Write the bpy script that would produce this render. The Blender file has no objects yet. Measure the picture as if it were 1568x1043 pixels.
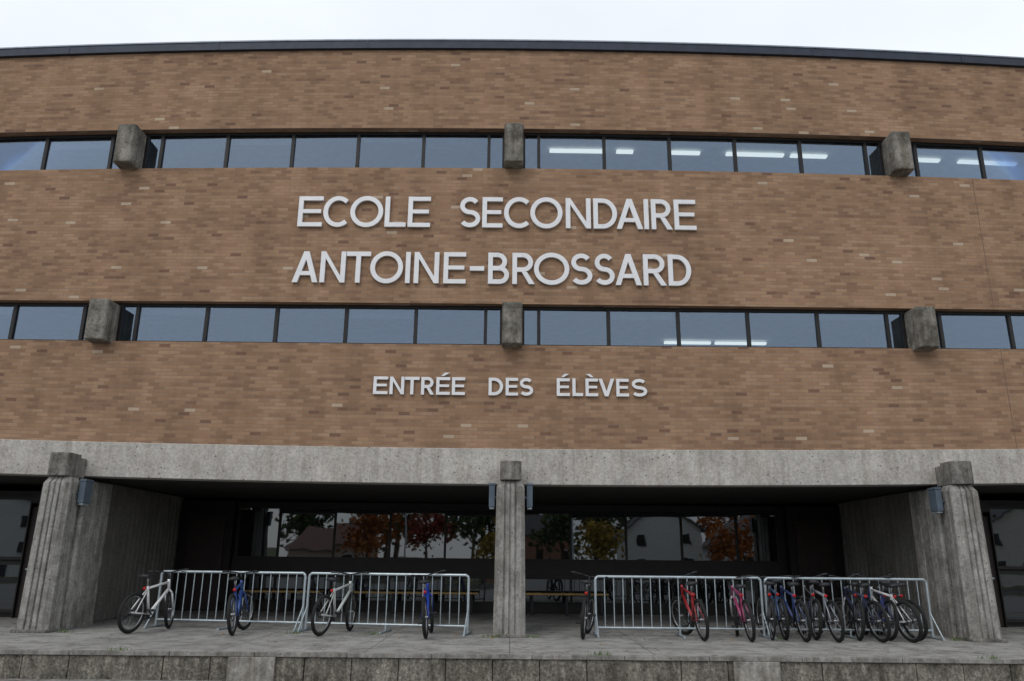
import bpy, math, random
from mathutils import Matrix, Vector
random.seed(7)
scene=bpy.context.scene
R=math.radians
# ------------------------------------------------------------ node helpers
class NT:
    def __init__(s,name):
        s.m=bpy.data.materials.new(name); s.m.use_nodes=True
        s.t=s.m.node_tree; s.t.nodes.clear()
        s.out=s.t.nodes.new('ShaderNodeOutputMaterial')
    def n(s,typ,ins=None,**kw):
        nd=s.t.nodes.new(typ)
        for k,v in kw.items(): setattr(nd,k,v)
        if ins:
            for k,v in ins.items():
                if hasattr(v,'links') : s.t.links.new(v,nd.inputs[k])
                else: nd.inputs[k].default_value=v
        return nd
    def math(s,op,a,b=0.0,c=0.0):
        return s.n('ShaderNodeMath',{0:a,1:b,2:c},operation=op).outputs[0]
    def mix(s,f,a,b,blend='MIX'):
        nd=s.n('ShaderNodeMix',data_type='RGBA',blend_type=blend)
        for k,v in ((0,f),(6,a),(7,b)):
            if hasattr(v,'links'): s.t.links.new(v,nd.inputs[k])
            else: nd.inputs[k].default_value=(v if k==0 else tuple(v)+((1,) if len(v)==3 else ()))
        return nd.outputs[2]
    def ramp(s,f,stops,interp='LINEAR'):
        nd=s.n('ShaderNodeValToRGB',{0:f}); cr=nd.color_ramp; cr.interpolation=interp
        while len(cr.elements)<len(stops): cr.elements.new(0.5)
        for e,(p,c) in zip(cr.elements,stops):
            e.position=p; e.color=(tuple(c)+(1,)) if not isinstance(c,(int,float)) else (c,c,c,1)
        return nd.outputs[0]
    def coords(s,kind='Object',scale=(1,1,1)):
        tc=s.n('ShaderNodeTexCoord')
        mp=s.n('ShaderNodeMapping',{'Vector':tc.outputs[kind],'Scale':scale})
        return mp.outputs[0]
    def noise(s,vec,scale,detail=4,rough=.55):
        return s.n('ShaderNodeTexNoise',{'Vector':vec,'Scale':scale,'Detail':detail,'Roughness':rough}).outputs[0]
    def pbr(s,col,rough=.8,metal=0,bump=None,bstr=.3,bdist=.01,spec=.3):
        p=s.n('ShaderNodeBsdfPrincipled',{'Roughness':rough,'Metallic':metal,'Specular IOR Level':spec})
        if hasattr(col,'links'): s.t.links.new(col,p.inputs['Base Color'])
        else: p.inputs['Base Color'].default_value=tuple(col)+(1,)
        if bump is not None:
            b=s.n('ShaderNodeBump',{'Height':bump,'Strength':bstr,'Distance':bdist})
            s.t.links.new(b.outputs[0],p.inputs['Normal'])
        s.t.links.new(p.outputs[0],s.out.inputs[0]); return s.m

def simple(name,col,rough=.6,metal=0,var=.15,scale=6,spec=.3):
    t=NT(name); v=t.coords('Object'); n=t.noise(v,scale)
    f=t.ramp(n,[(.3,1-var),(.7,1+var)])
    c=t.mix(1.0,col,f,'MULTIPLY')
    return t.pbr(c,rough,metal,spec=spec)

def brick_mat():
    t=NT('brick'); tc=t.n('ShaderNodeTexCoord'); sep=t.n('ShaderNodeSeparateXYZ',{0:tc.outputs['UV']})
    u,v=sep.outputs[0],sep.outputs[1]
    vr=t.math('DIVIDE',v,.0677); row=t.math('FLOOR',vr); fy=t.math('FRACT',vr)
    off=t.math('MULTIPLY',t.math('MODULO',t.math('ABSOLUTE',row),2.0),.5)
    uc=t.math('ADD',t.math('DIVIDE',u,.203),off); col=t.math('FLOOR',uc); fx=t.math('FRACT',uc)
    cmb=t.n('ShaderNodeCombineXYZ',{0:col,1:row,2:3.0})
    wn=t.n('ShaderNodeTexWhiteNoise',{'Vector':cmb.outputs[0]},noise_dimensions='3D').outputs['Value']
    cs=t.n('ShaderNodeMapping',{'Vector':tc.outputs['UV'],'Scale':(.5,1.1,1)}).outputs[0]
    big=t.noise(cs,1.0,5,.62)
    rowc=t.n('ShaderNodeMapping',{'Vector':cmb.outputs[0],'Scale':(.12,.9,1)}).outputs[0]
    rown=t.noise(rowc,1.0,2,.5)
    val=t.math('ADD',t.math('MULTIPLY',wn,.40),t.math('ADD',t.math('MULTIPLY',t.math('SUBTRACT',big,.5),.75),t.math('ADD',t.math('MULTIPLY',rown,.40),.09)))
    c=t.ramp(val,[(0.08,(.185,.104,.066)),(.3,(.245,.143,.088)),(.5,(.31,.188,.114)),(.75,(.365,.232,.146)),(.93,(.41,.275,.18)),(1.0,(.45,.32,.22))])
    wn2=t.n('ShaderNodeTexWhiteNoise',{'Vector':t.n('ShaderNodeCombineXYZ',{0:col,1:row,2:11.0}).outputs[0]},noise_dimensions='3D').outputs['Value']
    c=t.mix(t.math('GREATER_THAN',wn2,.993),c,(.45,.34,.245))
    c=t.mix(t.math('LESS_THAN',wn2,.016),c,(.19,.105,.07))
    m1=t.math('LESS_THAN',fx,.055); m2=t.math('LESS_THAN',fy,.16); mm=t.math('MAXIMUM',m1,m2)
    c=t.mix(t.math('MULTIPLY',mm,.85),c,(.235,.185,.145))
    st=t.noise(t.n('ShaderNodeMapping',{'Vector':tc.outputs['UV'],'Scale':(1.2,.16,1)}).outputs[0],1.6,5,.6)
    c=t.mix(1.0,c,t.ramp(st,[(.28,(.80,.79,.78)),(.6,(1.05,1.05,1.05))]),'MULTIPLY')
    g=t.noise(tc.outputs['UV'],60,2)
    c=t.mix(1.0,c,t.ramp(g,[(.3,.86),(.7,1.12)]),'MULTIPLY')
    h=t.math('SUBTRACT',1.0,mm)
    return t.pbr(c,.9,bump=h,bstr=.5,bdist=.006,spec=.15)

def concrete(name,base,dark=.6,streak=.5,pits=True,rough=.9,bump=.4,stain=0):
    t=NT(name); o=t.coords('Object')
    n1=t.noise(o,1.3,6,.65); n2=t.noise(o,26,5,.7)
    st=t.noise(t.coords('Object',(5,5,.35)),1.6,5,.65)
    c=t.mix(1.0,base,t.ramp(n1,[(.3,dark+.1),(.65,1.12)]),'MULTIPLY')
    c=t.mix(1.0,c,t.ramp(n2,[(.3,.68),(.7,1.22)]),'MULTIPLY')
    c=t.mix(streak,c,t.mix(1.0,c,t.ramp(st,[(.35,(.55,.52,.47)),(.6,(1.1,1.1,1.1))]),'MULTIPLY'))
    if stain:
        n3=t.noise(t.coords('Object',(1,1,.8)),4.5,7,.75)
        c=t.mix(stain,c,t.mix(1.0,c,t.ramp(n3,[(.40,(.38,.36,.33)),(.54,(1,1,1)),(.68,(1.3,1.28,1.22))]),'MULTIPLY'))
    h=n2
    if pits:
        vo=t.n('ShaderNodeTexVoronoi',{'Vector':o,'Scale':9.0}).outputs['Distance']
        pm=t.math('MULTIPLY',t.math('LESS_THAN',vo,.13),t.math('GREATER_THAN',t.noise(o,2.5,2),.48))
        c=t.mix(t.math('MULTIPLY',pm,.75),c,(.06,.055,.05))
    return t.pbr(c,rough,bump=h,bstr=bump,bdist=.014,spec=.15)

def glass_mat(name,trans,refl,tint,dark,ripple=.02,rs=1.2):
    t=NT(name); o=t.coords('Object')
    n=t.noise(o,rs,1,.4)
    b=t.n('ShaderNodeBump',{'Height':n,'Strength':ripple,'Distance':1.0}).outputs[0]
    gl=t.n('ShaderNodeBsdfGlossy',{'Color':tuple(tint)+(1,),'Roughness':.015,'Normal':b}).outputs[0]
    if trans: base=t.n('ShaderNodeBsdfTransparent',{'Color':tuple(dark)+(1,)}).outputs[0]
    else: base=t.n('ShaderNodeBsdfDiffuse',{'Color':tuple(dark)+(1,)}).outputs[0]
    lw=t.n('ShaderNodeFresnel',{'IOR':1.5}).outputs[0]
    f=t.math('MINIMUM',t.math('ADD',t.math('MULTIPLY',lw,.8),refl),1.0)
    mx=t.n('ShaderNodeMixShader',{0:f}); t.t.links.new(base,mx.inputs[1]); t.t.links.new(gl,mx.inputs[2])
    t.t.links.new(mx.outputs[0],t.out.inputs[0]); return t.m

def emis(name,col,s):
    t=NT(name); e=t.n('ShaderNodeEmission',{'Color':tuple(col)+(1,),'Strength':s})
    t.t.links.new(e.outputs[0],t.out.inputs[0]); return t.m

# ------------------------------------------------------------ mesh builder
def camber(x,z):
    if z<2.3: return 0.0
    xx=min(abs(x),13)
    return -0.00046*(z-5.3)*xx*xx
class MB:
    def __init__(s): s.v=[];s.f=[];s.m=[]
    def add(s,vs,fs,m=0):
        o=len(s.v); s.v+= [tuple(p) for p in vs]
        for f in fs: s.f.append([i+o for i in f]); s.m.append(m)
    def box(s,x0,x1,y0,y1,z0,z1,m=0,step=.8):
        n=max(1,int(math.ceil((x1-x0)/step))); vs=[];fs=[]
        for i in range(n+1):
            x=x0+(x1-x0)*i/n
            vs+=[(x,y0,z0),(x,y1,z0),(x,y1,z1),(x,y0,z1)]
        for i in range(n):
            a=i*4;b=a+4
            for k in range(4):
                k2=(k+1)%4
                fs.append([a+k,a+k2,b+k2,b+k][::-1])
        fs.append([0,1,2,3][::1]); e=n*4; fs.append([e+3,e+2,e+1,e])
        s.add(vs,fs,m)
    def pane(s,x0,x1,y,z0,z1,m=0,tilt=.006):
        a=random.uniform(-tilt,tilt); b=random.uniform(-tilt,tilt); xc=(x0+x1)/2; zc=(z0+z1)/2
        vs=[(x,y+d+a*(x-xc)+b*(z-zc),z) for d in(0,.008) for x,z in((x0,z0),(x1,z0),(x1,z1),(x0,z1))]
        s.add(vs,[[0,1,2,3],[7,6,5,4],[0,4,5,1],[1,5,6,2],[2,6,7,3],[3,7,4,0]],m)
    def prism_xz(s,poly,y0,y1,m=0):
        n=len(poly); vs=[(x,y0,z) for x,z in poly]+[(x,y1,z) for x,z in poly]
        fs=[list(range(n)),list(range(2*n-1,n-1,-1))]+[[i,i+n,(i+1)%n+n,(i+1)%n] for i in range(n)]
        s.add(vs,fs,m)
    def prism_z(s,poly,z0,z1,m=0,s1=1.0,c=(0,0)):
        n=len(poly); vs=[(x,y,z0) for x,y in poly]+[(c[0]+(x-c[0])*s1,c[1]+(y-c[1])*s1,z1) for x,y in poly]
        fs=[list(range(n-1,-1,-1)),list(range(n,2*n))]+[[i,(i+1)%n,(i+1)%n+n,i+n] for i in range(n)]
        s.add(vs,fs,m)
    def tube(s,p0,p1,r,m=0,n=8,r1=None):
        p0=Vector(p0);p1=Vector(p1);d=p1-p0
        if d.length<1e-6: return
        if r1 is None: r1=r
        q=d.to_track_quat('Z','Y'); vs=[]
        for p,rr in((p0,r),(p1,r1)):
            for i in range(n):
                a=2*math.pi*i/n; vs.append(p+q@Vector((rr*math.cos(a),rr*math.sin(a),0)))
        fs=[[i,(i+1)%n,(i+1)%n+n,i+n] for i in range(n)]+[list(range(n-1,-1,-1)),list(range(n,2*n))]
        s.add(vs,fs,m)
    def path(s,pts,r,m=0,n=8):
        for a,b in zip(pts,pts[1:]): s.tube(a,b,r,m,n)
    def torus(s,c,R0,r,m=0,n=28,k=6,axis='Y'):
        vs=[];fs=[]
        for i in range(n):
            a=2*math.pi*i/n
            for j in range(k):
                b=2*math.pi*j/k; rr=R0+r*math.cos(b); w=r*math.sin(b)
                p=(rr*math.cos(a),w,rr*math.sin(a)) if axis=='Y' else (rr*math.cos(a),rr*math.sin(a),w)
                vs.append((c[0]+p[0],c[1]+p[1],c[2]+p[2]))
        for i in range(n):
            for j in range(k):
                fs.append([i*k+j,((i+1)%n)*k+j,((i+1)%n)*k+(j+1)%k,i*k+(j+1)%k])
        s.add(vs,fs,m)
    def obj(s,name,mats,parent=None,camb=False,mat=None,smooth=False,bevel=0):
        me=bpy.data.meshes.new(name)
        me.from_pydata(s.v,[],s.f); me.update()
        uv=me.uv_layers.new(name='UVMap')
        for p in me.polygons:
            p.material_index=s.m[p.index]; p.use_smooth=smooth
            nx,ny,nz=[abs(c) for c in p.normal]
            for li in p.loop_indices:
                x,y,z=me.vertices[me.loops[li].vertex_index].co
                uv.data[li].uv=(x,z) if (ny>=nx and ny>=nz) else ((y,z) if nx>=nz else (x,y))
        for m in mats: me.materials.append(m)
        if camb:
            for v in me.vertices: v.co.z+=camber(v.co.x,v.co.z)
        o=bpy.data.objects.new(name,me); scene.collection.objects.link(o)
        import bmesh
        bm=bmesh.new(); bm.from_mesh(me); bmesh.ops.recalc_face_normals(bm,faces=bm.faces); bm.to_mesh(me); bm.free()
        if bevel:
            b=o.modifiers.new('bevel','BEVEL'); b.width=bevel; b.segments=2; b.limit_method='ANGLE'
        if parent: o.parent=parent
        if mat is not None: o.matrix_world=mat
        return o
def empty(name):
    e=bpy.data.objects.new(name,None); scene.collection.objects.link(e); return e

# ------------------------------------------------------------ materials
M_brick=brick_mat()
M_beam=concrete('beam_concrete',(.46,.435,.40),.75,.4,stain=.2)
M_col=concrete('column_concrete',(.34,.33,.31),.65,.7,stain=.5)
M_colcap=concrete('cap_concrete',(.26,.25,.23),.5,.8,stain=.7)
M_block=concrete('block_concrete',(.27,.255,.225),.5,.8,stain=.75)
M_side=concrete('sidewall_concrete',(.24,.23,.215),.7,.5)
M_frame=simple('window_frame_dark',(.022,.02,.02),.45,.2)
M_cap=simple('roof_cap_metal',(.035,.042,.06),.5,.3)
M_capl=simple('roof_cap_edge',(.25,.28,.33),.5,.3)
M_glass=glass_mat('window_glass',True,.115,(.66,.80,1.0),(.66,.71,.73),.003,.9)
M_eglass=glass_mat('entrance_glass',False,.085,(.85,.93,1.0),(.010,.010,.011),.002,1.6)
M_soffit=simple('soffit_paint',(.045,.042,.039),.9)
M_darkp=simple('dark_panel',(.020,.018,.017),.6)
M_room=simple('room_paint',(.34,.34,.33),.9)
M_ceil=simple('room_ceiling',(.55,.55,.53),.9)
M_tube=emis('fluorescent_tube',(1,.98,.9),1.7)
M_letter=simple('letter_metal',(.72,.72,.73),.4,.1,.05)
M_galv=simple('galvanised_steel',(.42,.48,.51),.42,.5,.15,12)
M_lamp=simple('lamp_housing',(.10,.13,.165),.5,.2)
M_wood=simple('bench_wood',(.42,.27,.10),.6)
M_door=simple('door_paint',(.035,.026,.024),.5)
M_joint=simple('movement_joint',(.15,.10,.07),.9)

# ------------------------------------------------------------ school building
S=7.56; SC=7.60; F=13.8
Z_RO=11.5; U0,U1=8.60,9.48; L0,L1=4.99,5.79; B0,B1=2.45,3.08
XE=19.0
bld=empty('school_building')
b=MB()
for z0,z1 in((B1,L0),(L1,U0),(U1,Z_RO-.21)): b.box(-XE,XE,F,F+.22,z0,z1,0,.6)
for sx in(-1,1):
    x0,x1=(XE-.22,XE) if sx>0 else (-XE,-XE+.22)
    b.box(x0,x1,F+.225,34,-.4,Z_RO-.21)
b.box(-XE,XE,34,34.22,-.4,Z_RO-.21)
b.obj('brick_walls',[M_brick],bld,True)
b=MB()
for x in(9.0,-14.2):
    for z0,z1 in((B1,L0),(L1,U0)): b.box(x,x+.010,F-.002,F+.02,z0+.01,z1-.01)
b.obj('movement_joints',[M_joint],bld,True)
b=MB(); b.box(-XE-.05,XE+.05,F-.07,F+.35,Z_RO-.205,Z_RO-.03,0); b.box(-XE-.06,XE+.06,F-.085,F+.36,Z_RO-.03,Z_RO,1)
x=-XE+.7
while x<XE:
    b.box(x,x+.03,F-.078,F-.0701,Z_RO-.207,Z_RO-.031,0); x+=3.05
b.obj('roof_cap',[M_cap,M_capl],bld,True)
b=MB(); b.box(-XE+.23,XE-.23,F+.36,33.9,Z_RO-.4,Z_RO-.3); b.obj('roof_slab',[M_col],bld,True)
b=MB()
b.box(-XE,XE,F-.045,F+.30,B0,B1-.003,0,.6)
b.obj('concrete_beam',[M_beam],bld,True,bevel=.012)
# rooms
b=MB()
b.box(-XE+.25,XE-.25,F+.235,26,9.50,9.6,1); b.box(-XE+.25,XE-.25,F+.235,26,5.80,6.0,1)
b.box(-XE+.25,XE-.25,22,22.1,2.8,9.5,0)
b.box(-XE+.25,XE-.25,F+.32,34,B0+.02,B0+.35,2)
for x in(-15.2,-S,0,S,15.2):
    b.box(x-.08,x+.08,F+.5,21.9,6.0,9.5,0); b.box(x-.08,x+.08,F+.5,21.9,2.82,5.8,0)
b.obj('room_interiors',[M_room,M_ceil,M_soffit],bld,True)
# window bands
fr=MB(); gl=MB()
for (z0,z1,yg) in((U0,U1,F+.20),(L0,L1,F+.20)):
    fr.box(-XE+.22,XE-.22,yg-.05,yg+.03,z1-.055,z1-.002)
    fr.box(-XE+.22,XE-.22,yg-.05,yg+.03,z0+.002,z0+.055)
    xs=[-XE+.22,XE-.22]
    for k in range(-2,3):
        c=k*S
        for d in(-.50,-.20,.20,.50):
            fr.box(c+d-.03,c+d+.03,yg-.047,yg+.027,z0+.056,z1-.056); xs.append(c+d)
        fr.box(c-.17,c+.17,yg-.03,yg+.02,z0+.056,z1-.056)
        w=(S-1.0)/5
        for j in range(1,5):
            if c+.5+w*j>XE-.5: continue
            fr.box(c+.5+w*j-.032,c+.5+w*j+.032,yg-.047,yg+.027,z0+.056,z1-.056); xs.append(c+.5+w*j)
    xs.sort()
    for xa,xb in zip(xs,xs[1:]): gl.pane(xa+.002,xb-.002,yg-.01,z0+.03,z1-.03,0,.009)
fr.obj('window_frames',[M_frame],bld,True)
gl.obj('window_glass',[M_glass],bld,True)
# roller blinds part-way down behind some panes
bl=MB(); w=(S-1.0)/5
for zt,lst in((U1,((-1,1,.16),(-1,3,.10),(-2,4,.2),(0,2,.12),(1,0,.1))),(L1,((-1,0,.12),(-1,3,.18),(0,1,.14),(0,4,.10),(-2,3,.15)))):
    for k,j,d in lst:
        xa=k*S+.5+w*j; bl.box(xa+.06,xa+w-.06,F+.27,F+.275,zt-.06-d,zt-.05)
bl.obj('roller_blinds',[M_room],bld,True)
# concrete blocks in window bands
b=MB()
for k in range(-2,3):
    c=k*S
    for z0,z1 in((U0-.01,U1-.06),(L0-.05,L1-.06)):
        w=.185
        poly=[(c-w,F-.28),(c-w+.03,F-.32),(c+w-.03,F-.32),(c+w,F-.28),(c+w,F+.145),(c-w,F+.145)]
        b.prism_z(poly,z0,z1)
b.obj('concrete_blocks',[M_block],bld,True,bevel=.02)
# ceiling lights in lit rooms
b=MB()
for x0,L in((.75,1.15),(2.15,.35),(3.3,.6),(4.45,1.2),(5.8,.75),(8.2,.7),(9.3,1.2)):
    b.box(x0,x0+L,F+.75,F+.85,9.425,9.47,0)
for x0,L in((3.3,1.0),(4.4,1.1)):
    b.box(x0,x0+L,F+2.35,F+2.45,5.72,5.765,0)
b.obj('ceiling_lights',[M_tube],bld,True)

# entrance recess
XW=7.76
b=MB()
for sx in(-1,1):
    xa,xb=sorted((sx*XW,sx*(XW+.4))); b.box(xa,xb,14.7,18.8,0,B0)
    for i in range(20):
        y=14.75+i*.2; x0,x1=sorted((sx*XW,sx*(XW-.025))); b.box(x0,x1,y,y+.12,.02,B0-.03)
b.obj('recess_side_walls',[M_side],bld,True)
g=MB();f=MB();YB=18.8
def glaze(xs,y,zs,ft=.05):
    for xa,xb in zip(xs,xs[1:]): g.pane(xa+.002,xb-.002,y-.015,zs[0],zs[-1],0,.007)
    for x in xs: f.box(x-ft/2,x+ft/2,y-.05,y-.002,zs[0]+.031,zs[-1]-.031)
    for z in (zs[0],zs[-1]): f.box(xs[0]-ft/2,xs[-1]+ft/2,y-.05,y-.002,z-.03,z+.03)
main=[-6.4,-5.42,-4.12,-2.82,-1.52,-.22,.12,1.42,2.72,4.02,5.32,6.28]
glaze(main,YB,(1.17,2.34))
glaze(main[::1],YB,(.22,.78))
f.box(-6.45,6.33,YB-.06,YB+.02,.812,1.137,0)
f.box(-7.6,7.6,YB-.03,YB+.02,0,.188,0)
f.box(-XW,XW,YB+.03,YB+.1,0,B0,0)
for sx in(-1,1):
    a,c=sorted((sx*6.46,sx*7.70)); f.box(a,c,YB-.2,YB-.061,.19,B0-.01)
    f.box(sx*7.05-.42,sx*7.05+.42,YB-.25,YB-.201,.02,2.1,1)
    f.box(sx*7.05-.3,sx*7.05+.3,YB-.27,YB-.251,1.0,1.03,1)
f.box(-6.45,6.33,YB-.055,YB+.02,2.372,B0-.005)
# outer bays: doors next to the columns, glazing beyond
for sx in(-1,1):
    xs=sorted([sx*x for x in (9.75,10.8,11.9,13.0,14.9)])
    glaze(xs,16.2,(.12,1.02)); glaze(xs,16.2,(1.12,2.3))
    a,c=sorted((sx*8.17,sx*18.7)); f.box(a,c,16.25,16.35,0,B0)
    for xd in(8.62,9.35):
        x=sx*xd
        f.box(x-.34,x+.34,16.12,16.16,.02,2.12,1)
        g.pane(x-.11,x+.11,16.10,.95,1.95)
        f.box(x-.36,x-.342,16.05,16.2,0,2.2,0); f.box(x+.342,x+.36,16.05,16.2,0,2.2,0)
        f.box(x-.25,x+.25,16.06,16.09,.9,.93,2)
    a,c=sorted((sx*8.2,sx*9.74)); f.box(a,c,16.1,16.2,2.2,B0-.01)
    f.tube((sx*9.0,15.2,0),(sx*9.0,15.2,B0+.02),.04,0)
g.obj('entrance_glass',[M_eglass],bld); f.obj('entrance_frames',[M_frame,M_door,M_galv],bld)

# columns
def fluted(cx,w,y0,y1,ng=3,ch=.07,gw=.036,gd=.034):
    pts=[]
    xl,xr=cx-w/2,cx+w/2
    pts.append((xl,y1)); pts.append((xl,y0+ch))
    pts.append((xl+ch,y0))
    for i in range(1,ng+1):
        x=xl+ch+(w-2*ch)*i/(ng+1); pts+=[(x-gw/2,y0),(x-gw/4,y0+gd),(x+gw/4,y0+gd),(x+gw/2,y0)]
    pts+=[(xr-ch,y0),(xr,y0+ch)]
    d=y1-y0-ch
    side=[]
    for i in range(1,3):
        y=y0+ch+d*i/3; side+=[(y-gw/2,0),(y-gw/4,gd),(y+gw/4,gd),(y+gw/2,0)]
    pts+= [(xr-dd,y) for y,dd in side]; pts.append((xr,y1))
    back=[(xl+dd,y) for y,dd in reversed(side)]
    return [pts[0]]+back+pts[1:]
for k in range(-2,3):
    cx=k*SC; col=MB()
    base=fluted(cx,.52,13.10,13.50)
    col.prism_z(base,0,2.36,0,.90,(cx,13.50))
    top=[(cx+(x-cx)*.90,13.50+(y-13.50)*.90) for x,y in base]
    col.prism_z(top,2.36,2.47,0,.76,(cx,13.50))
    rear=fluted(cx,.46,13.68,14.6,0,.04); col.prism_z(rear,0,B0-.005+0.0,0)
    col.box(cx-.10,cx+.10,13.48,13.70,0,2.3,0)
    co=col.obj('column_shaft',[M_col],None,False,bevel=.006)
    cap=MB()
    w=.18
    dz=camber(cx,2.6)
    cap.prism_z([(cx-w,13.50),(cx-w,13.17),(cx-w+.04,13.13),(cx+w-.04,13.13),(cx+w,13.17),(cx+w,13.50)],2.473,2.79+dz,0)
    cap.box(cx-.14,cx+.14,13.502,13.752,2.473,2.75+dz,0)
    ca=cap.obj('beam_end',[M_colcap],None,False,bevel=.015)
    ft=MB(); ft.box(cx-.28,cx+.28,13.06,13.55,-.0,.05,0); fo=ft.obj('foot',[M_colcap],None,bevel=.01)
    e=empty('concrete_column')
    for o in(co,ca,fo): o.parent=e
# lamps on columns
def lamp(x,y,sx):
    m=MB()
    m.prism_z([(x-.05,y-.12),(x+.05,y-.12),(x+.05,y+.12),(x-.05,y+.12)],2.04,2.40,0)
    m.box(x-.057,x+.057,y-.13,y+.13,2.40,2.44,0)
    m.box(x-.04,x+.04,y-.10,y+.10,2.01,2.038,1)
    m.tube((x,y-.08,2.2),(x-sx*.12,y-.08,2.2),.02,0)
    m.obj('wall_lamp',[M_lamp,M_galv],None,bevel=.01)
lamp(-.315,13.5,-1); lamp(.325,13.5,1); lamp(-SC+.33,13.5,1); lamp(SC-.33,13.5,-1)

# ------------------------------------------------------------ lettering (stroke-built)
def letters(name,items,x_off,sc,zb,h,t,y1=F-.015,dep=.05):
    m=MB(); cnt=[0]
    for ch,xa,xb in items:
        X=(xa-x_off)/sc; w=(xb-xa)/sc
        def P(poly):
            cnt[0]+=1; e=.0006*(cnt[0]%5)
            m.prism_xz([(X+x,zb+z) for x,z in poly],y1-dep-e,y1)
        def rect(x0,x1,z0,z1): P([(x0,z0),(x1,z0),(x1,z1),(x0,z1)])
        def ribbon(pts,closed=False):
            n=len(pts); L=[];Rr=[]
            for i in range(n):
                if closed: a=pts[i-1];c=pts[(i+1)%n]
                else: a=pts[max(i-1,0)];c=pts[min(i+1,n-1)]
                dx,dz=c[0]-a[0],c[1]-a[1]; l=math.hypot(dx,dz) or 1
                nx,nz=-dz/l*t/2,dx/l*t/2
                L.append((pts[i][0]+nx,pts[i][1]+nz)); Rr.append((pts[i][0]-nx,pts[i][1]-nz))
            e0=cnt[0]
            for i in range(n if closed else n-1):
                j=(i+1)%n; cnt[0]=e0
                P([L[i],Rr[i],Rr[j],L[j]])
        def arc(cx,cz,rx,rz,a0,a1,n=14):
            return [(cx+rx*math.cos(R(a0+(a1-a0)*i/n)),cz+rz*math.sin(R(a0+(a1-a0)*i/n))) for i in range(n+1)]
        l=t/2;mz=h/2;c=ch
        if c in 'EÉÈ':
            rect(0,t,0,h); rect(t,w,0,t*.95); rect(t,w*.93,mz-t/2+.01,mz+t/2); rect(t,w,h-t*.95,h)
            if c=='É': P([(w*.35,h+t*.45),(w*.55,h+t*.45),(w*.95,h+t*1.5),(w*.6,h+t*1.5)])
            if c=='È': P([(w*.65,h+t*.45),(w*.45,h+t*.45),(w*.05,h+t*1.5),(w*.4,h+t*1.5)])
        elif c=='L': rect(0,t,0,h); rect(t,w,0,t)
        elif c=='I': rect(0,w,0,h)
        elif c=='-': rect(0,w,mz-t*.6,mz+t*.4)
        elif c=='T': rect(0,w,h-t,h); rect(w/2-l,w/2+l,0,h-t)
        elif c=='N':
            rect(0,t,0,h); rect(w-t,w,0,h); kk=t*1.55
            P([(t,h-kk),(w-t,0),(w-t,kk),(t,h)])
        elif c in 'AV':
            s_=t*1.12; sl=h/(w/2-s_/2); hq=(w/2-s_)*sl
            fl=(lambda q:[(x,h-z) for x,z in q]) if c=='V' else (lambda q:q)
            P(fl([(0,0),(s_,0),(w/2,hq),(w/2,h),(w/2-s_/2,h)]))
            P(fl([(w,0),(w/2+s_/2,h),(w/2,h),(w/2,hq),(w-s_,0)]))
            if c=='A':
                a0,a1=h*.23,h*.23+t*.9
                P([(s_+a0/sl,a0),(w-s_-a0/sl,a0),(w-s_-a1/sl,a1),(s_+a1/sl,a1)])
        elif c=='O': ribbon(arc(w/2,mz,w/2-l,h/2-l+.01,0,360,36)[:-1],True)
        elif c=='C': ribbon(arc(w*.56,mz,w*.56-l,h/2-l+.008,48,312,28))
        elif c=='D':
            rx=min(w*.62,h*.5)-l
            rect(0,t,0,h); ribbon([(t,l),(w-l-rx,l)]+arc(w-l-rx,mz,rx,mz-l,-90,90,18)+[(t,h-l)])
        elif c in 'BR':
            rect(0,t,0,h); mm=h*.50 if c=='B' else h*.46
            w1=w*.90 if c=='B' else w*.93; rz=(h-l-mm)/2; rx=min(rz,w*.5)
            ribbon([(t,h-l),(w1-l-rx,h-l)]+arc(w1-l-rx,mm+rz,rx,rz,90,-90,14)+[(t,mm)])
            if c=='B':
                rz=(mm-l)/2; rx=min(rz,w*.5)
                ribbon([(t,mm),(w-l-rx,mm)]+arc(w-l-rx,l+rz,rx,rz,90,-90,14)+[(t,l)])
            else: P([(w*.42,mm-l),(w-t*1.2,0),(w,0),(w*.42+t*1.1,mm-l)])
        elif c=='S':
            rz=(h-2*l)/4; rx=w/2-l
            u=arc(w/2,mz+rz,rx*.92,rz,32,270,16); d=arc(w/2,mz-rz,rx,rz,90,-148,16)
            ribbon(u+d[1:])
    m.obj(name,[M_letter],None,True)
letters('name_sign',[('E',459,496),('C',497,537),('O',538,588),('L',591,623),('E',626,660),('S',704,736),('E',739,770),('C',772,813),('O',812,861),('N',866,904),('D',908,944),('A',943,983),('I',985,992),('R',996,1028),('E',1031,1064)],786,79,7.31,.63,.088)
letters('name_sign.001',[('A',450,489),('N',492,530),('T',531,568),('O',568,618),('I',622,629),('N',635,673),('E',680,714),('-',720,742),('B',748,780),('R',785,819),('O',818,872),('S',874,907),('S',910,941),('A',942,982),('R',985,1020),('D',1023,1058)],785.5,80.9,6.165,.625,.088)
letters('entrance_sign',[('E',573,595),('N',598,620),('T',621,643),('R',646,666),('É',669,690),('E',693,713),('D',749,771),('E',775,794),('S',796,817),('É',853,873),('L',877,893),('È',897,916),('V',917,941),('E',944,963),('S',967,991)],784,84.4,4.035,.325,.056,dep=.04)

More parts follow.
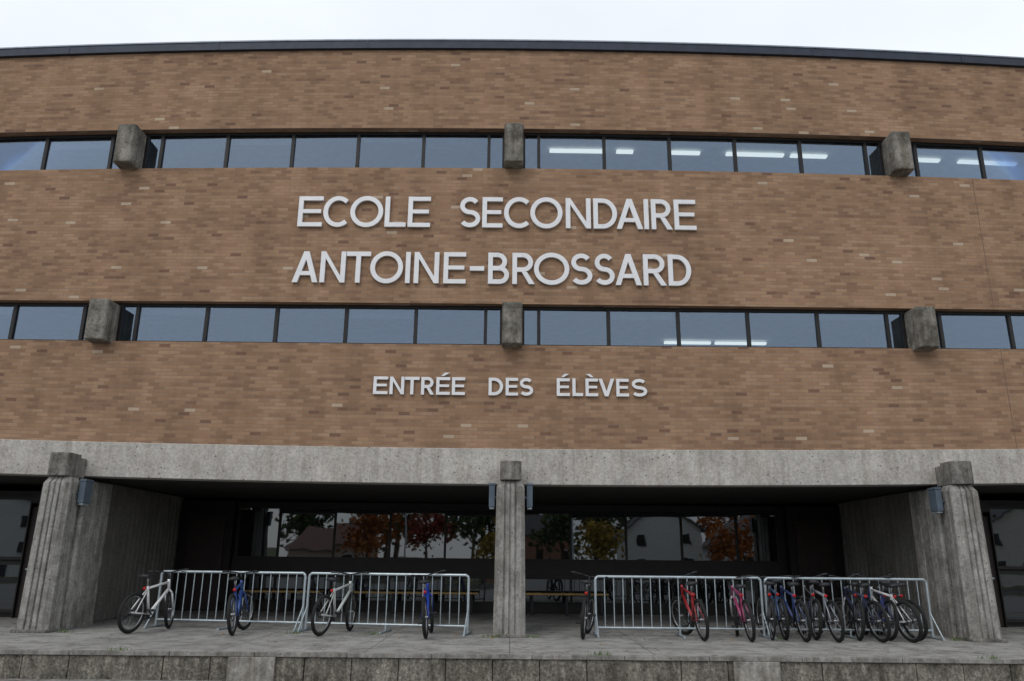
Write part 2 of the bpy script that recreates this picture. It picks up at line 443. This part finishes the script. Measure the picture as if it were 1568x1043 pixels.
# ------------------------------------------------------------ terrace, wall, ground
def paving():
    t=NT('terrace_paving'); o=t.coords('Object')
    n=t.noise(o,.8,6,.65); n2=t.noise(o,30,3)
    c=t.mix(1.0,(.325,.317,.30),t.ramp(n,[(.3,.72),(.65,1.12)]),'MULTIPLY')
    c=t.mix(1.0,c,t.ramp(n2,[(.3,.8),(.7,1.14)]),'MULTIPLY')
    n4=t.noise(o,3.2,7,.75); c=t.mix(1.0,c,t.ramp(n4,[(.40,(.70,.69,.67)),(.52,(1,1,1))]),'MULTIPLY')
    sep=t.n('ShaderNodeSeparateXYZ',{0:o})
    jx=t.math('LESS_THAN',t.math('FRACT',t.math('DIVIDE',sep.outputs[0],1.91)),.008)
    jy=t.math('LESS_THAN',t.math('FRACT',t.math('DIVIDE',t.math('ADD',sep.outputs[1],.35),1.5)),.012)
    c=t.mix(t.math('MULTIPLY',t.math('MAXIMUM',jx,jy),.7),c,(.07,.065,.06))
    wv=t.n('ShaderNodeTexVoronoi',{'Vector':t.n('ShaderNodeVectorMath',{0:o,1:t.n('ShaderNodeTexNoise',{'Vector':o,'Scale':3.0}).outputs[1]},operation='ADD').outputs[0],'Scale':.45},feature='DISTANCE_TO_EDGE').outputs['Distance']
    c=t.mix(t.math('MULTIPLY',t.math('LESS_THAN',wv,.006),.6),c,(.08,.07,.06))
    return t.pbr(c,.92,bump=n2,bstr=.3,bdist=.01,spec=.15)
def wallstone():
    t=NT('rough_wall'); o=t.coords('Object')
    n=t.noise(o,30,6,.8); st=t.noise(t.coords('Object',(5,3,1.6)),1.5,7,.78); b2=t.noise(o,1.1,4)
    c=t.ramp(n,[(.3,(.06,.056,.05)),(.48,(.18,.17,.152)),(.72,(.42,.40,.365))])
    c=t.mix(1.0,c,t.ramp(st,[(.36,(.5,.48,.45)),(.52,(1.0,1,.98)),(.66,(1.7,1.68,1.62))]),'MULTIPLY')
    c=t.mix(1.0,c,t.ramp(b2,[(.35,(.75,.74,.69)),(.65,(1.15,1.13,1.1))]),'MULTIPLY')
    return t.pbr(c,.95,bump=n,bstr=.9,bdist=.03,spec=.1)
M_pave=paving(); M_rough=wallstone(); M_edge=concrete('edge_concrete',(.29,.28,.26),.55,.6,stain=.5)
M_light=concrete('buttress_concrete',(.38,.365,.335),.6,.9,stain=.6)
b=MB(); b.box(-24,24,10.88,19,-.35,0); b.obj('terrace',[M_pave])
b=MB()
x=-24
while x<24:
    w=random.choice([.61,.61,.61,1.22]); b.box(x+.006,min(x+w,24)-.006,10.82+random.uniform(-.006,.006),10.878,-.42,-.055,0); x+=w
b.box(-24,24,10.84,10.877,-.41,-.06,3)
x=-24
while x<24:
    w=random.choice([1.1,1.2,1.3]); b.box(x+.004,min(x+w,24)-.004,10.79,10.878,-.052,.0+random.uniform(.001,.006),1); x+=w
for xa,xb in((-3.62,-3.02),(2.9,3.5),(-10.2,-9.6),(9.5,10.1)):
    b.box(xa,xb,10.76,10.81,-.42,-.054,2)
o=b.obj('terrace_wall',[M_rough,M_edge,M_light,M_darkp],bevel=.006)
b=MB(); b.box(-24,-3.66,10.0,10.755,-.43,-.335); b.box(3.6,24,10.0,10.755,-.43,-.38)
b.obj('step',[M_edge])
def groundmat():
    t=NT('lawn'); o=t.coords('Object'); n=t.noise(o,.3,6); n2=t.noise(o,25,3)
    c=t.mix(n,(.05,.07,.02),(.13,.12,.05)); c=t.mix(1.0,c,t.ramp(n2,[(.3,.7),(.7,1.2)]),'MULTIPLY')
    return t.pbr(c,.95)
b=MB(); b.box(-400,400,-400,400,-.6,-.45,0,40); b.obj('ground',[groundmat()])
M_asph=concrete('asphalt',(.06,.06,.062),.7,0,False)
b=MB(); b.box(-60,60,-20,10.9,-.449,-.44,0,10); b.obj('pavement',[concrete('forecourt_paving',(.24,.235,.225),.7,0,False)])
b=MB(); b.box(-200,200,-34,-24,-.449,-.443,0,20); b.obj('road',[M_asph])
b=MB()
for sx in(-34.2,-24): b.box(-200,200,sx,sx+.2,-.449,-.32,0,20)
b.obj('kerb',[M_edge])
M_leaf=simple('dry_leaf',(.28,.17,.05),.8); M_weed=simple('weed_green',(.08,.13,.03),.8)
b=MB()
for i in range(150):
    x=random.uniform(-9,9); y=random.choice([random.uniform(11,14),random.uniform(12.8,13.6),random.uniform(14,18)]); a=random.uniform(0,6.28); s=random.uniform(.015,.035)
    u=Vector((math.cos(a),math.sin(a),random.uniform(-.2,.2)))*s; v=Vector((-math.sin(a),math.cos(a),random.uniform(0,.4)))*s*.7
    c=Vector((x,y,.015)); b.add([c-u,c-v*.8,c+u,c+v],[[0,1,2,3]])
b.obj('fallen_leaves',[M_leaf])
b=MB()
for cx,cy in((-3.5,13.4),(-2.2,13.3),(-.3,13.05),(.33,13.1),(-7.1,13.2),(7.2,13.3),(4.3,13.2),(-5.1,10.84),(1.2,10.84),(6.3,10.84)):
    for i in range(22):
        x=cx+random.gauss(0,.07); y=cy+random.gauss(0,.03); hh=random.uniform(.03,.08); dx=random.uniform(-.04,.04)
        b.add([(x-.005,y,0.002),(x+.005,y,0.002),(x+dx,y+random.uniform(-.02,.02),hh)],[[0,1,2]])
b.obj('weeds',[M_weed])

# ------------------------------------------------------------ bike racks
def rack(xa,ya,xb,yb,name='bike_rack'):
    L=math.hypot(xb-xa,yb-ya); a=math.atan2(yb-ya,xb-xa)
    m=MB(); H=.93;zb=.13
    m.path([(0,0,.02),(0,0,H-.04),(.04,0,H),(L-.04,0,H),(L,0,H-.04),(L,0,.02)],.022)
    m.tube((0,0,zb),(L,0,zb),.018)
    n=int(L/.152)
    for i in range(1,n):
        x=L*i/n; m.tube((x,0,zb),(x,0,H),.009,0,6)
    for x in(0,L*.5,L):
        m.tube((x,-.32,.02),(x,.32,.02),.02); 
        if x in(0,L): m.tube((x,-.3,.03),(x,0,.4),.013)
        else: m.tube((x,0,.02),(x,0,zb),.016)
    m.obj(name,[M_galv],mat=Matrix.Translation((xa,ya,0))@Matrix.Rotation(a,4,'Z'),smooth=False)
rack(-6.15,14.35,-3.50,13.92); rack(-3.43,13.91,-.68,13.5)
rack(1.42,13.5,4.17,13.5); rack(4.24,13.5,6.95,13.55)

# ------------------------------------------------------------ bicycles
M_tire=simple('tyre_rubber',(.016,.016,.016),.8); M_rim=simple('rim_alloy',(.38,.38,.39),.35,.8); M_blk=simple('black_plastic',(.025,.025,.028),.5)
M_red=simple('reflector_red',(.45,.02,.02),.3)
def bike(x,y,xf,col,lean=0,steer=0,sad=.90,front=None,drop=False,step=False,sc=.97):
    """rear wheel contact at (x,y); bike points into the rack towards (xf, y+1)"""
    m=MB(); Fm=simple('bike_paint',col,.3,.1,.05,spec=.5); F2=simple('bike_paint_fork',front,.3,.1,.05) if front else Fm
    r=.325; wb=1.02
    tw=.018 if drop else .029
    def wheel(c,tr=None):
        w=MB(); w.torus((0,0,0),r-tw,tw,0,32,8); w.torus((0,0,0),r-2*tw-.004,.011,1,32,6)
        w.tube((0,-.05,0),(0,.05,0),.02,1)
        for i in range(20):
            a=2*math.pi*i/20; s=.03 if i%2 else -.03
            w.tube((0,s,0),((r-.05)*math.cos(a),0,(r-.05)*math.sin(a)),.0016,1,3)
        vs=[]
        for p in w.v:
            p=Vector(p)
            if tr: p=tr@p
            vs.append(p+Vector(c))
        o=len(m.v); m.v+=[tuple(p) for p in vs]
        for ff,mi in zip(w.f,w.m): m.f.append([i+o for i in ff]); m.m.append(mi)
    wheel((0,0,r)); 
    st=Matrix.Rotation(R(steer),3,Vector((-.28,0,.95)).normalized())
    piv=Vector((.83,0,.72))
    def T(p): return tuple(piv+st@(Vector(p)-piv))
    wheel(T((wb,0,r)),st)
    bb=(.42,0,.28); seat=(.27,0,.74); hb=(.85,0,.66); ht=(.80,0,.84)
    m.tube(bb,seat,.020,2); m.tube(seat,(.235,0,sad-.04),.015,1)
    m.tube(hb,ht,.024,2); m.tube(bb,(.845,0,.68),.025,2)
    m.tube((.28 if not step else .35,0,.70 if not step else .5),(.81,0,.79),.021,2)
    for s in(-1,1):
        m.tube(bb,(0,s*.06,r),.013,2,6); m.tube((.28,s*.01,.69),(0,s*.06,r),.011,2,6)
        m.path([T((.845,s*.015,.66)),T((.86,s*.055,.60)),T((wb,s*.055,r))],.017,3,6)
        d=s*.17*.8
        m.tube((.42,s*.06,.28),(.42+d,s*.075,.28-s*.08),.012,4,6)
        m.box(.42+d-.045,.42+d+.045,min(s*.08,s*.17),max(s*.08,s*.17),.265-s*.08,.295-s*.08,4)
        if not drop:
            m.path([T((.775,0,.95)),T((.78,s*.12,.97)),T((.75,s*.24,.985))],.013,4,6); m.tube(T((.752,s*.23,.985)),T((.73,s*.33,.985)),.019,4,6)
            m.tube(T((.80,s*.2,.96)),T((.79,s*.29,.945)),.007,4,5)
        else:
            m.path([T((.78,0,.95)),T((.80,s*.2,.95)),T((.92,s*.21,.93)),T((.93,s*.21,.84)),T((.80,s*.21,.80))],.015,4,6)
    m.tube(ht,T((.775,0,.95)),.016,4); 
    m.torus((.42,.05,.28),.085,.008,4,18,5)
    m.torus((0,.045,r),.04,.012,4,14,5)
    m.tube((.42,.045,.362),(.0,.045,r+.035),.004,4,4); m.tube((.42,.045,.198),(0,.045,r-.035),.004,4,4)
    zs=sad; sp=[(.10,.08),(.16,.09),(.24,.055),(.32,.03),(.38,.022)]
    vs=[];fs=[]
    for px,hw in sp:
        vs+=[(px,-hw,zs-.045),(px,-hw*.9,zs),(px,0,zs+.014),(px,hw*.9,zs),(px,hw,zs-.045)]
    for i in range(len(sp)-1):
        for j in range(5): 
            fs.append([i*5+j,i*5+(j+1)%5,(i+1)*5+(j+1)%5,(i+1)*5+j])
    fs+= [[4,3,2,1,0],[20,21,22,23,24]]
    m.add(vs,fs,4)
    m.tube((.20,0,.70),(.19,0,.70),.028,5,8)
    m.path([T((.78,.1,.97)),T((.90,.06,.90)),T((.88,.02,.78))],.004,4,4); m.path([T((.78,-.1,.97)),T((.90,-.05,.92)),T((.84,-.02,.80))],.004,4,4)
    a=math.atan2(1.0,xf-x)
    mat=Matrix.Translation((x,y,.002))@Matrix.Rotation(a,4,'Z')@Matrix.Rotation(R(lean),4,'X')@Matrix.Scale(sc,4)
    m.obj('bicycle',[M_tire,M_rim,Fm,F2,M_blk,M_red],mat=mat,smooth=True)
bike(-6.03,13.1,-5.80,(.72,.72,.72),lean=4,steer=25,sad=.92)
bike(-4.33,12.95,-4.47,(.03,.07,.24),lean=-6,steer=-18)
bike(-2.98,13.0,-2.68,(.50,.53,.50),lean=5,steer=15,front=(.05,.05,.05))
bike(-1.28,12.75,-1.30,(.02,.06,.40),lean=-5,steer=12,sad=.88)
bike(1.15,12.9,1.32,(.03,.03,.03),lean=4,steer=-12)
bike(3.02,12.8,2.95,(.30,.025,.03),lean=-7,steer=20,front=(.05,.05,.05))
bike(3.74,12.75,3.80,(.32,.05,.13),lean=-6,steer=-12,sad=.86,front=(.5,.5,.5))
bike(4.15,13.05,4.32,(.05,.05,.06),lean=3,steer=10,drop=True)
bike(4.38,13.1,4.50,(.10,.16,.30),lean=-3,steer=-10,sad=.94)
bike(4.60,12.8,4.62,(.04,.06,.17),lean=-6,steer=-15)
bike(4.88,13.15,5.0,(.07,.07,.075),lean=5,steer=14,sad=.93)
bike(5.10,12.8,5.12,(.30,.32,.36),lean=-6,steer=15,front=(.08,.09,.15))
bike(5.55,13.1,5.75,(.04,.04,.05),lean=4,steer=5)
bike(5.80,12.85,5.70,(.04,.05,.09),lean=-8,steer=12,front=(.4,.4,.4))
bike(6.05,13.15,6.1,(.05,.07,.22),lean=6,steer=-8,sad=.93)
bike(6.27,12.85,6.12,(.65,.65,.65),lean=-8,steer=-14,front=(.05,.05,.05))
bike(6.50,13.15,6.35,(.03,.03,.035),lean=-6,steer=10)

# bench behind racks
def bench(xa,xb,y):
    m=MB()
    for i in range(3): m.box(xa,xb,y+i*.13,y+i*.13+.115,.43,.47,0)
    n=int((xb-xa)/1.4)+1
    for i in range(n+1):
        x=xa+.15+(xb-xa-.3)*i/n
        m.box(x-.03,x+.03,y+.02,y+.36,.38,.428,1); m.box(x-.03,x+.03,y+.04,y+.09,0,.379,1); m.box(x-.03,x+.03,y+.29,y+.34,0,.379,1)
    m.obj('bench',[M_wood,M_blk],bevel=.006)
bench(-3.6,-.7,18.1); bench(.35,2.2,18.1); bench(-6.0,-4.2,18.1)

# ------------------------------------------------------------ neighbourhood behind the camera (seen reflected in the glass)
def house(x,y,w,d,h,rh,wc,rc,gable_front=True):
    e=empty('house'); Mw=simple('house_siding',wc,.8); Mr=simple('house_roof',rc,.9); m=MB()
    z0=-.45
    m.box(x-w/2,x+w/2,y-d/2,y+d/2,z0,z0+h)
    if gable_front: m.prism_xz([(x-w/2,z0+h+.01),(x+w/2,z0+h+.01),(x,z0+h+rh)],y-d/2,y+d/2)
    o=m.obj('walls',[Mw]); o.parent=e
    m=MB(); ov=.4
    if gable_front:
        for s in(-1,1):
            m.prism_xz([(x+s*(w/2+ov),z0+h-.3),(x,z0+h+rh),(x,z0+h+rh+.2),(x+s*(w/2+ov),z0+h-.08)],y-d/2-ov,y+d/2+ov)
    else:
        vs=[(x-w/2-ov,y-d/2-ov,z0+h),(x+w/2+ov,y-d/2-ov,z0+h),(x+w/2+ov,y+d/2+ov,z0+h),(x-w/2-ov,y+d/2+ov,z0+h),(x-w/2+1,y,z0+h+rh),(x+w/2-1,y,z0+h+rh)]
        m.add(vs,[[0,1,5,4],[2,3,4,5],[1,2,5],[3,0,4],[3,2,1,0]])
    m.box(x+w*.2,x+w*.2+.7,y-.4,y+.3,z0+h+.3,z0+h+rh+.6)
    o=m.obj('roof',[Mr]); o.parent=e
    m=MB(); yf=y+d/2
    for fx in(-.3,.3):
        for zz in([1.0,3.6] if h>4.5 else [1.0]):
            m.box(x+w*fx-.55,x+w*fx+.55,yf,yf+.06,z0+zz,z0+zz+1.3,1); m.box(x+w*fx-.48,x+w*fx+.48,yf+.06,yf+.08,z0+zz+.07,z0+zz+1.23,0)
    m.box(x-.5,x+.5,yf,yf+.07,z0,z0+2.1,0)
    o=m.obj('windows_and_door',[M_darkp,M_letter]); o.parent=e
house(17,-52,8,9,5.2,3,(.75,.75,.72),(.10,.10,.11)); house(28,-55,8,9,4,3,(.7,.72,.75),(.15,.14,.14)); house(38,-50,9,9,5,3,(.6,.6,.58),(.12,.1,.1))
house(-34,-50,10,9,3.4,2.6,(.6,.58,.5),(.14,.24,.20),False); house(-20,-56,9,9,3.4,2.6,(.5,.4,.33),(.2,.12,.1),False); house(3,-60,10,9,3.6,2.6,(.4,.2,.14),(.1,.1,.1),False)
house(-52,-54,10,9,5,3,(.7,.7,.68),(.12,.12,.13)); house(54,-54,10,9,5,3,(.7,.66,.6),(.12,.12,.13))
def leafmat(name,c):
    t=NT(name); o=t.coords('Object'); n=t.noise(o,.8,3); n2=t.noise(o,6,2)
    cc=t.mix(n,tuple(v*.45 for v in c),tuple(v*1.3 for v in c)); cc=t.mix(n2,cc,tuple(v*1.1 for v in c))
    return t.pbr(cc,.8)
LM=[leafmat('foliage_orange',(.42,.14,.03)),leafmat('foliage_yellow',(.40,.27,.05)),leafmat('foliage_green',(.07,.10,.03)),leafmat('foliage_red',(.30,.06,.03))]
M_bark=simple('bark',(.09,.07,.05),.95)
def tree(x,y,h,k,n=1000):
    m=MB(); z0=-.45; rnd=random.Random(int(x*31+y*7))
    m.tube((x,y,z0),(x,y,z0+h*.45),h*.028,0,8,h*.016)
    cl=[]
    for i in range(9):
        a=rnd.uniform(0,6.28); rr=rnd.uniform(.08,.27)*h; p=(x+rr*math.cos(a),y+rr*math.sin(a),z0+rnd.uniform(.38,.88)*h)
        m.tube((x,y,z0+h*rnd.uniform(.3,.45)),p,h*.011,0,5,h*.003); cl.append((p,rnd.uniform(.12,.19)*h))
    for i in range(n):
        p,rad=rnd.choice(cl); v=Vector([rnd.gauss(0,.5) for _ in range(3)])*rad
        c=Vector(p)+v; s=h*rnd.uniform(.014,.03)
        u=Vector([rnd.uniform(-1,1) for _ in range(3)]).normalized()*s; w=u.cross(Vector([rnd.uniform(-1,1) for _ in range(3)])).normalized()*s
        m.add([c-u-w,c+u-w*.6,c+u*.8+w,c-u*.7+w],[[0,1,2,3]],1)
    m.obj('maple_tree',[M_bark,LM[k]])
for i,(x,y,h,k) in enumerate([(-27,-42,7,2),(-14,-46,8,0),(-9,-44,6.5,3),(-2,-40,6,1),(5,-46,8,2),(9,-42,6.5,1),(23,-44,6.5,0),(33,-44,7,1),(-41,-46,8,1),(45,-46,8,2),(12,-66,11,2),(-26,-68,12,2),(-6,-70,12,2),(30,-70,12,0),(-44,-66,12,2),(62,-60,10,1),(-62,-60,10,0),(-16,-72,13,2),(2,-74,13,2),(20,-72,12,2),(40,-72,12,2),(-36,-72,12,2)]):
    tree(x,y,h,k)
def street_lamp(x,y):
    m=MB(); m.tube((x,y,-.45),(x,y,5.5),.10,0,10,.06)
    pts=[(x+.0,y,5.5)]+[(x+1.2*math.sin(R(a)),y,5.5+.9*(1-math.cos(R(a)))) for a in(20,40,60,80)]
    m.path(pts,.05,0); q=pts[-1]; m.box(q[0]-.05,q[0]+.7,y-.14,y+.14,q[2]-.1,q[2]+.05,0)
    m.obj('street_lamp',[M_galv])
street_lamp(-8,-22); street_lamp(5,-22); street_lamp(20,-22); street_lamp(-22,-22)

# ------------------------------------------------------------ world + sun
w=bpy.data.worlds.new('World'); scene.world=w; w.use_nodes=True; nt=w.node_tree; nt.nodes.clear()
out=nt.nodes.new('ShaderNodeOutputWorld'); bg=nt.nodes.new('ShaderNodeBackground'); sky=nt.nodes.new('ShaderNodeTexSky')
sky.sky_type='NISHITA'; sky.sun_disc=False; sky.sun_elevation=R(38); sky.sun_rotation=R(205); sky.dust_density=1.0; sky.air_density=1.0
tc=nt.nodes.new('ShaderNodeTexCoord'); mp=nt.nodes.new('ShaderNodeMapping'); mp.inputs['Scale'].default_value=(1,1,2.2)
nz=nt.nodes.new('ShaderNodeTexNoise'); nz.inputs['Scale'].default_value=1.3; nz.inputs['Detail'].default_value=5
rp=nt.nodes.new('ShaderNodeValToRGB'); rp.color_ramp.elements[0].position=.3; rp.color_ramp.elements[0].color=(.76,.76,.76,1); rp.color_ramp.elements[1].position=.65; rp.color_ramp.elements[1].color=(.97,.97,.97,1)
mx=nt.nodes.new('ShaderNodeMix'); mx.data_type='RGBA'
nt.links.new(tc.outputs['Generated'],mp.inputs[0]); nt.links.new(mp.outputs[0],nz.inputs['Vector']); nt.links.new(nz.outputs[0],rp.inputs[0])
nt.links.new(rp.outputs[0],mx.inputs[0]); nt.links.new(sky.outputs[0],mx.inputs[6]); mx.inputs[7].default_value=(8.8,9.25,9.8,1)
nt.links.new(mx.outputs[2],bg.inputs[0]); bg.inputs[1].default_value=.115
nt.links.new(bg.outputs[0],out.inputs[0])
sd=bpy.data.lights.new('sun','SUN'); sd.energy=.8; sd.angle=R(30); sd.color=(1,.97,.93)
so=bpy.data.objects.new('sun',sd); scene.collection.objects.link(so)
d=Vector((.32,.70,-.80)); so.rotation_euler=d.to_track_quat('-Z','Y').to_euler()

# ------------------------------------------------------------ camera
cd=bpy.data.cameras.new('camera'); cd.sensor_width=36; cd.lens=27.3; cd.clip_end=2000; cd.clip_start=.05
co=bpy.data.objects.new('camera',cd); scene.collection.objects.link(co)
co.matrix_world=Matrix.Translation((0,0,1.2))@Matrix.Rotation(R(90+15.7),4,'X')@Matrix.Rotation(R(.55),4,'Z')
scene.camera=co
scene.view_settings.view_transform='Standard'; scene.view_settings.look='None'; scene.view_settings.exposure=0
